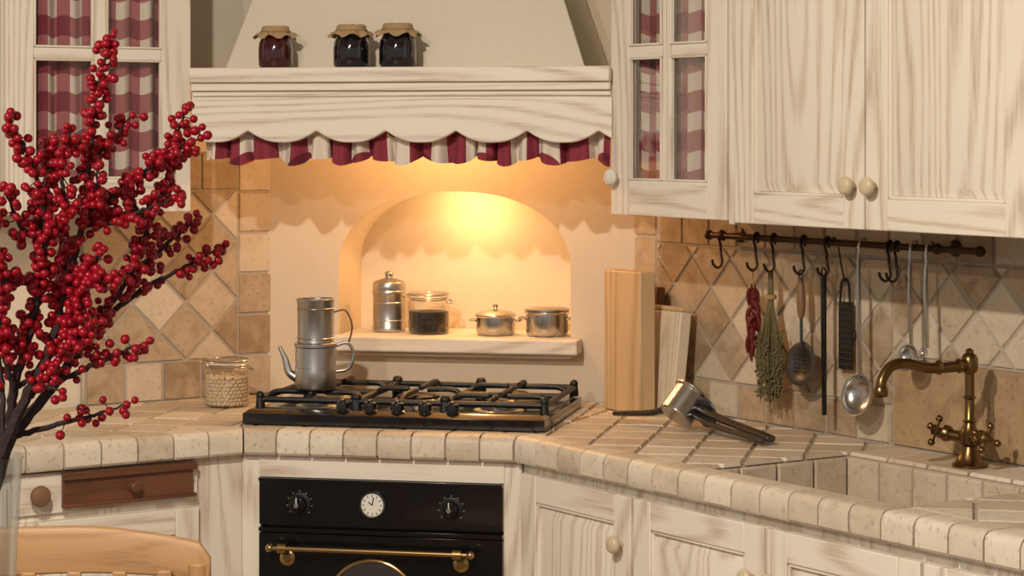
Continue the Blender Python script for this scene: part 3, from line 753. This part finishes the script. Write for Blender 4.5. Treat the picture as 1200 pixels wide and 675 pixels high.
# ---------------------------------------------------------------- vase with berries
VX,VY=-.564,2.45; k=VY/F
vase=M('berry_branch_vase')
vase.lathe([(0,.7605),(.040,.7605),(.043,.765),(.040,.80),(.036,.9),(.036,1.05),(.042,1.18),(.0455,1.238),(.0475,1.244),(.0445,1.244),(.040,1.18),(.034,1.05),(.034,.9),(.038,.80),(.0,.778)],GL,(VX,VY,0),seg=48)
def P(px,py,dy=0): return Vector(((px-600)*k,VY+dy,H-(py-150)*k))
root=P(-28,660)
br=[
 ([(8,525),(34,465),(64,400),(78,335),(98,262),(106,185),(114,112),(128,48)],-.02,.0,.38,1.0),
 ([(10,522),(62,450),(104,388),(142,330),(166,270),(186,212),(208,125)],.0,.06,.42,1.0),
 ([(104,388),(150,348),(200,320),(247,295)],.02,.10,.3,.75),
 ([(10,520),(20,452),(44,375),(62,285),(55,205),(27,140)],0,-.07,.36,1.0),
 ([(20,452),(12,385),(22,315),(3,238)],-.02,-.10,.2,.8),
 ([(62,450),(104,430),(150,408),(183,395)],0,-.04,.3,.7),
 ([(15,512),(60,500),(102,490),(143,478)],0,.03,.45,.5),
 ([(4,522),(-2,440),(-20,360),(-12,295)],0,.04,.3,.7),
 ([(142,330),(176,296),(208,268)],.04,.12,.25,.8),
 ([(98,262),(140,222),(178,192),(228,162)],-.01,.05,.15,1.0),
 ([(78,335),(50,332),(16,322)],-.01,-.06,.25,.9),
 ([(98,262),(128,262),(168,246),(205,232)],-.01,.0,.15,.95),
 ([(106,185),(130,165),(150,135)],-.01,.03,.1,.9),
 ([(62,285),(85,250),(82,205),(95,150)],-.03,-.05,.1,1.0),
 ([(64,400),(95,365),(105,320),(128,290)],-.01,-.03,.1,1.0),
 ([(44,375),(30,395),(10,402)],0,-.05,.2,.8),
 ([(166,270),(150,235),(152,205)],.04,.02,.1,1.0),
 ([(62,285),(38,262),(24,215)],-.03,-.08,.1,.8),
 ([(34,465),(60,440),(90,400),(130,372)],0,-.05,.25,.8),
 ([(78,335),(110,330),(150,318)],-.01,-.04,.05,1.0),
 ([(20,452),(40,445),(80,455)],0,-.03,.4,.6),
 ([(98,262),(118,235),(122,195)],-.01,-.04,.05,1.0),
 ([(62,285),(50,245),(66,190),(60,165)],-.03,-.02,.1,.9),
 ([(78,335),(75,300),(60,270)],-.01,.02,.05,1.0),
]
bm_=M('berries')
def add_berry(c,r):
    ax=Vector((random.gauss(0,1),random.gauss(0,1),random.gauss(0,1))).normalized()
    Q=Vector((0,0,1)).rotation_difference(ax).to_matrix().to_4x4()
    n=6; bm_.lathe([(r*math.sin(math.pi*i/n),-r*math.cos(math.pi*i/n)) for i in range(n)]+[(r*.12,r*.985)],BERRY,c,Q,10)
    bm_.lathe([(r*.2,r*.96),(r*.1,r*1.06),(0,r*1.0)],BTIP,c,Q,5)
for pts,d0,d1,start,dens in br:
    n=len(pts); P3=[P(x,y,d0+(d1-d0)*i/(n-1)) for i,(x,y) in enumerate(pts)]
    if n>=5: P3=[root+Vector((random.uniform(-.015,.015),random.uniform(-.015,.015),random.uniform(0,.05)))]+P3
    path=catmull(P3,8)
    th=.0060 if n>=5 else .0028
    for q in path[1:-1]: q+=Vector((random.uniform(-1,1),random.uniform(-1,1),random.uniform(-1,1)))*.0012
    vase.tube(path,lambda t,th=th:th*(1-t)**.8+.0009,TWIG,7)
    L=[0]
    for i in range(1,len(path)): L.append(L[-1]+(path[i]-path[i-1]).length)
    s=start*L[-1]
    if n>=5: s=max(s,.42*L[-1])
    while s<L[-1]:
        i=max(j for j in range(len(L)) if L[j]<=s); i=min(i,len(path)-2)
        f=(s-L[i])/max(1e-6,L[i+1]-L[i]); c=path[i].lerp(path[i+1],f)
        for _ in range(4 if random.random()<dens*.85 else 1):
            v=Vector((random.gauss(0,1),random.gauss(0,1),random.gauss(0,1))).normalized()*random.uniform(.005,.0155)
            add_berry(c+v,random.uniform(.0040,.0055))
            if random.random()<.5: vase.tube([c,c+v],.0006,TWIG,4)
        s+=random.uniform(.0042,.0078)/max(.55,dens)
    add_berry(path[-1],.0045)
vo=vase.done()
bm_.done(parent=vo,recalc=False)
# ---------------------------------------------------------------- lights
def spot(name,loc,tgt,power,col,size=.06,ang=70,blend=.5):
    l=bpy.data.lights.new(name,'SPOT'); l.energy=power; l.color=col; l.shadow_soft_size=size; l.spot_size=rad(ang); l.spot_blend=blend
    o=bpy.data.objects.new(name,l); sc.collection.objects.link(o); o.location=loc
    o.rotation_euler=(Vector(tgt)-Vector(loc)).to_track_quat('-Z','Y').to_euler()
    return o
def fixture(x,y):
    m=M('ceiling_spotlight'); m.lathe([(.055,2.699),(.055,2.66),(.048,2.66),(.045,2.69)],CERW,(x,y,0)); m.done()
WARM=(1,.865,.70)
for (x,y,tgt,p) in ((-1.5,.5,(.2,5.4,1.2),165),(-.75,2.35,(.15,5.5,1.05),260)):
    fixture(x,y); spot('ceiling_lamp',(x,y,2.655),tgt,p,WARM,.035,85)
def point(name,loc,p,col,size=.02):
    l=bpy.data.lights.new(name,'POINT'); l.energy=p; l.color=col; l.shadow_soft_size=size
    o=bpy.data.objects.new(name,l); sc.collection.objects.link(o); o.location=loc
hl=FD@Vector((.32,.45,1.655)); point('hood_lamp',hl,7.5,(1,.50,.17),.03)
nl=FD@Vector((.345,.81,1.390))
point('niche_lamp',nl,2.0,(1,.56,.22),.02)
w=bpy.data.worlds.new('world'); sc.world=w; w.use_nodes=True
bg=w.node_tree.nodes['Background']; bg.inputs[0].default_value=(1,.92,.83,1); bg.inputs[1].default_value=.36
# ---------------------------------------------------------------- camera
cam=bpy.data.cameras.new('camera'); co=bpy.data.objects.new('camera',cam); sc.collection.objects.link(co)
co.location=(0,0,H); co.rotation_euler=(rad(90),0,0)
cam.sensor_width=36; cam.lens=36*F/1200; cam.shift_y=-187.5/1200; cam.clip_end=50
sc.camera=co
sc.view_settings.view_transform='Standard'
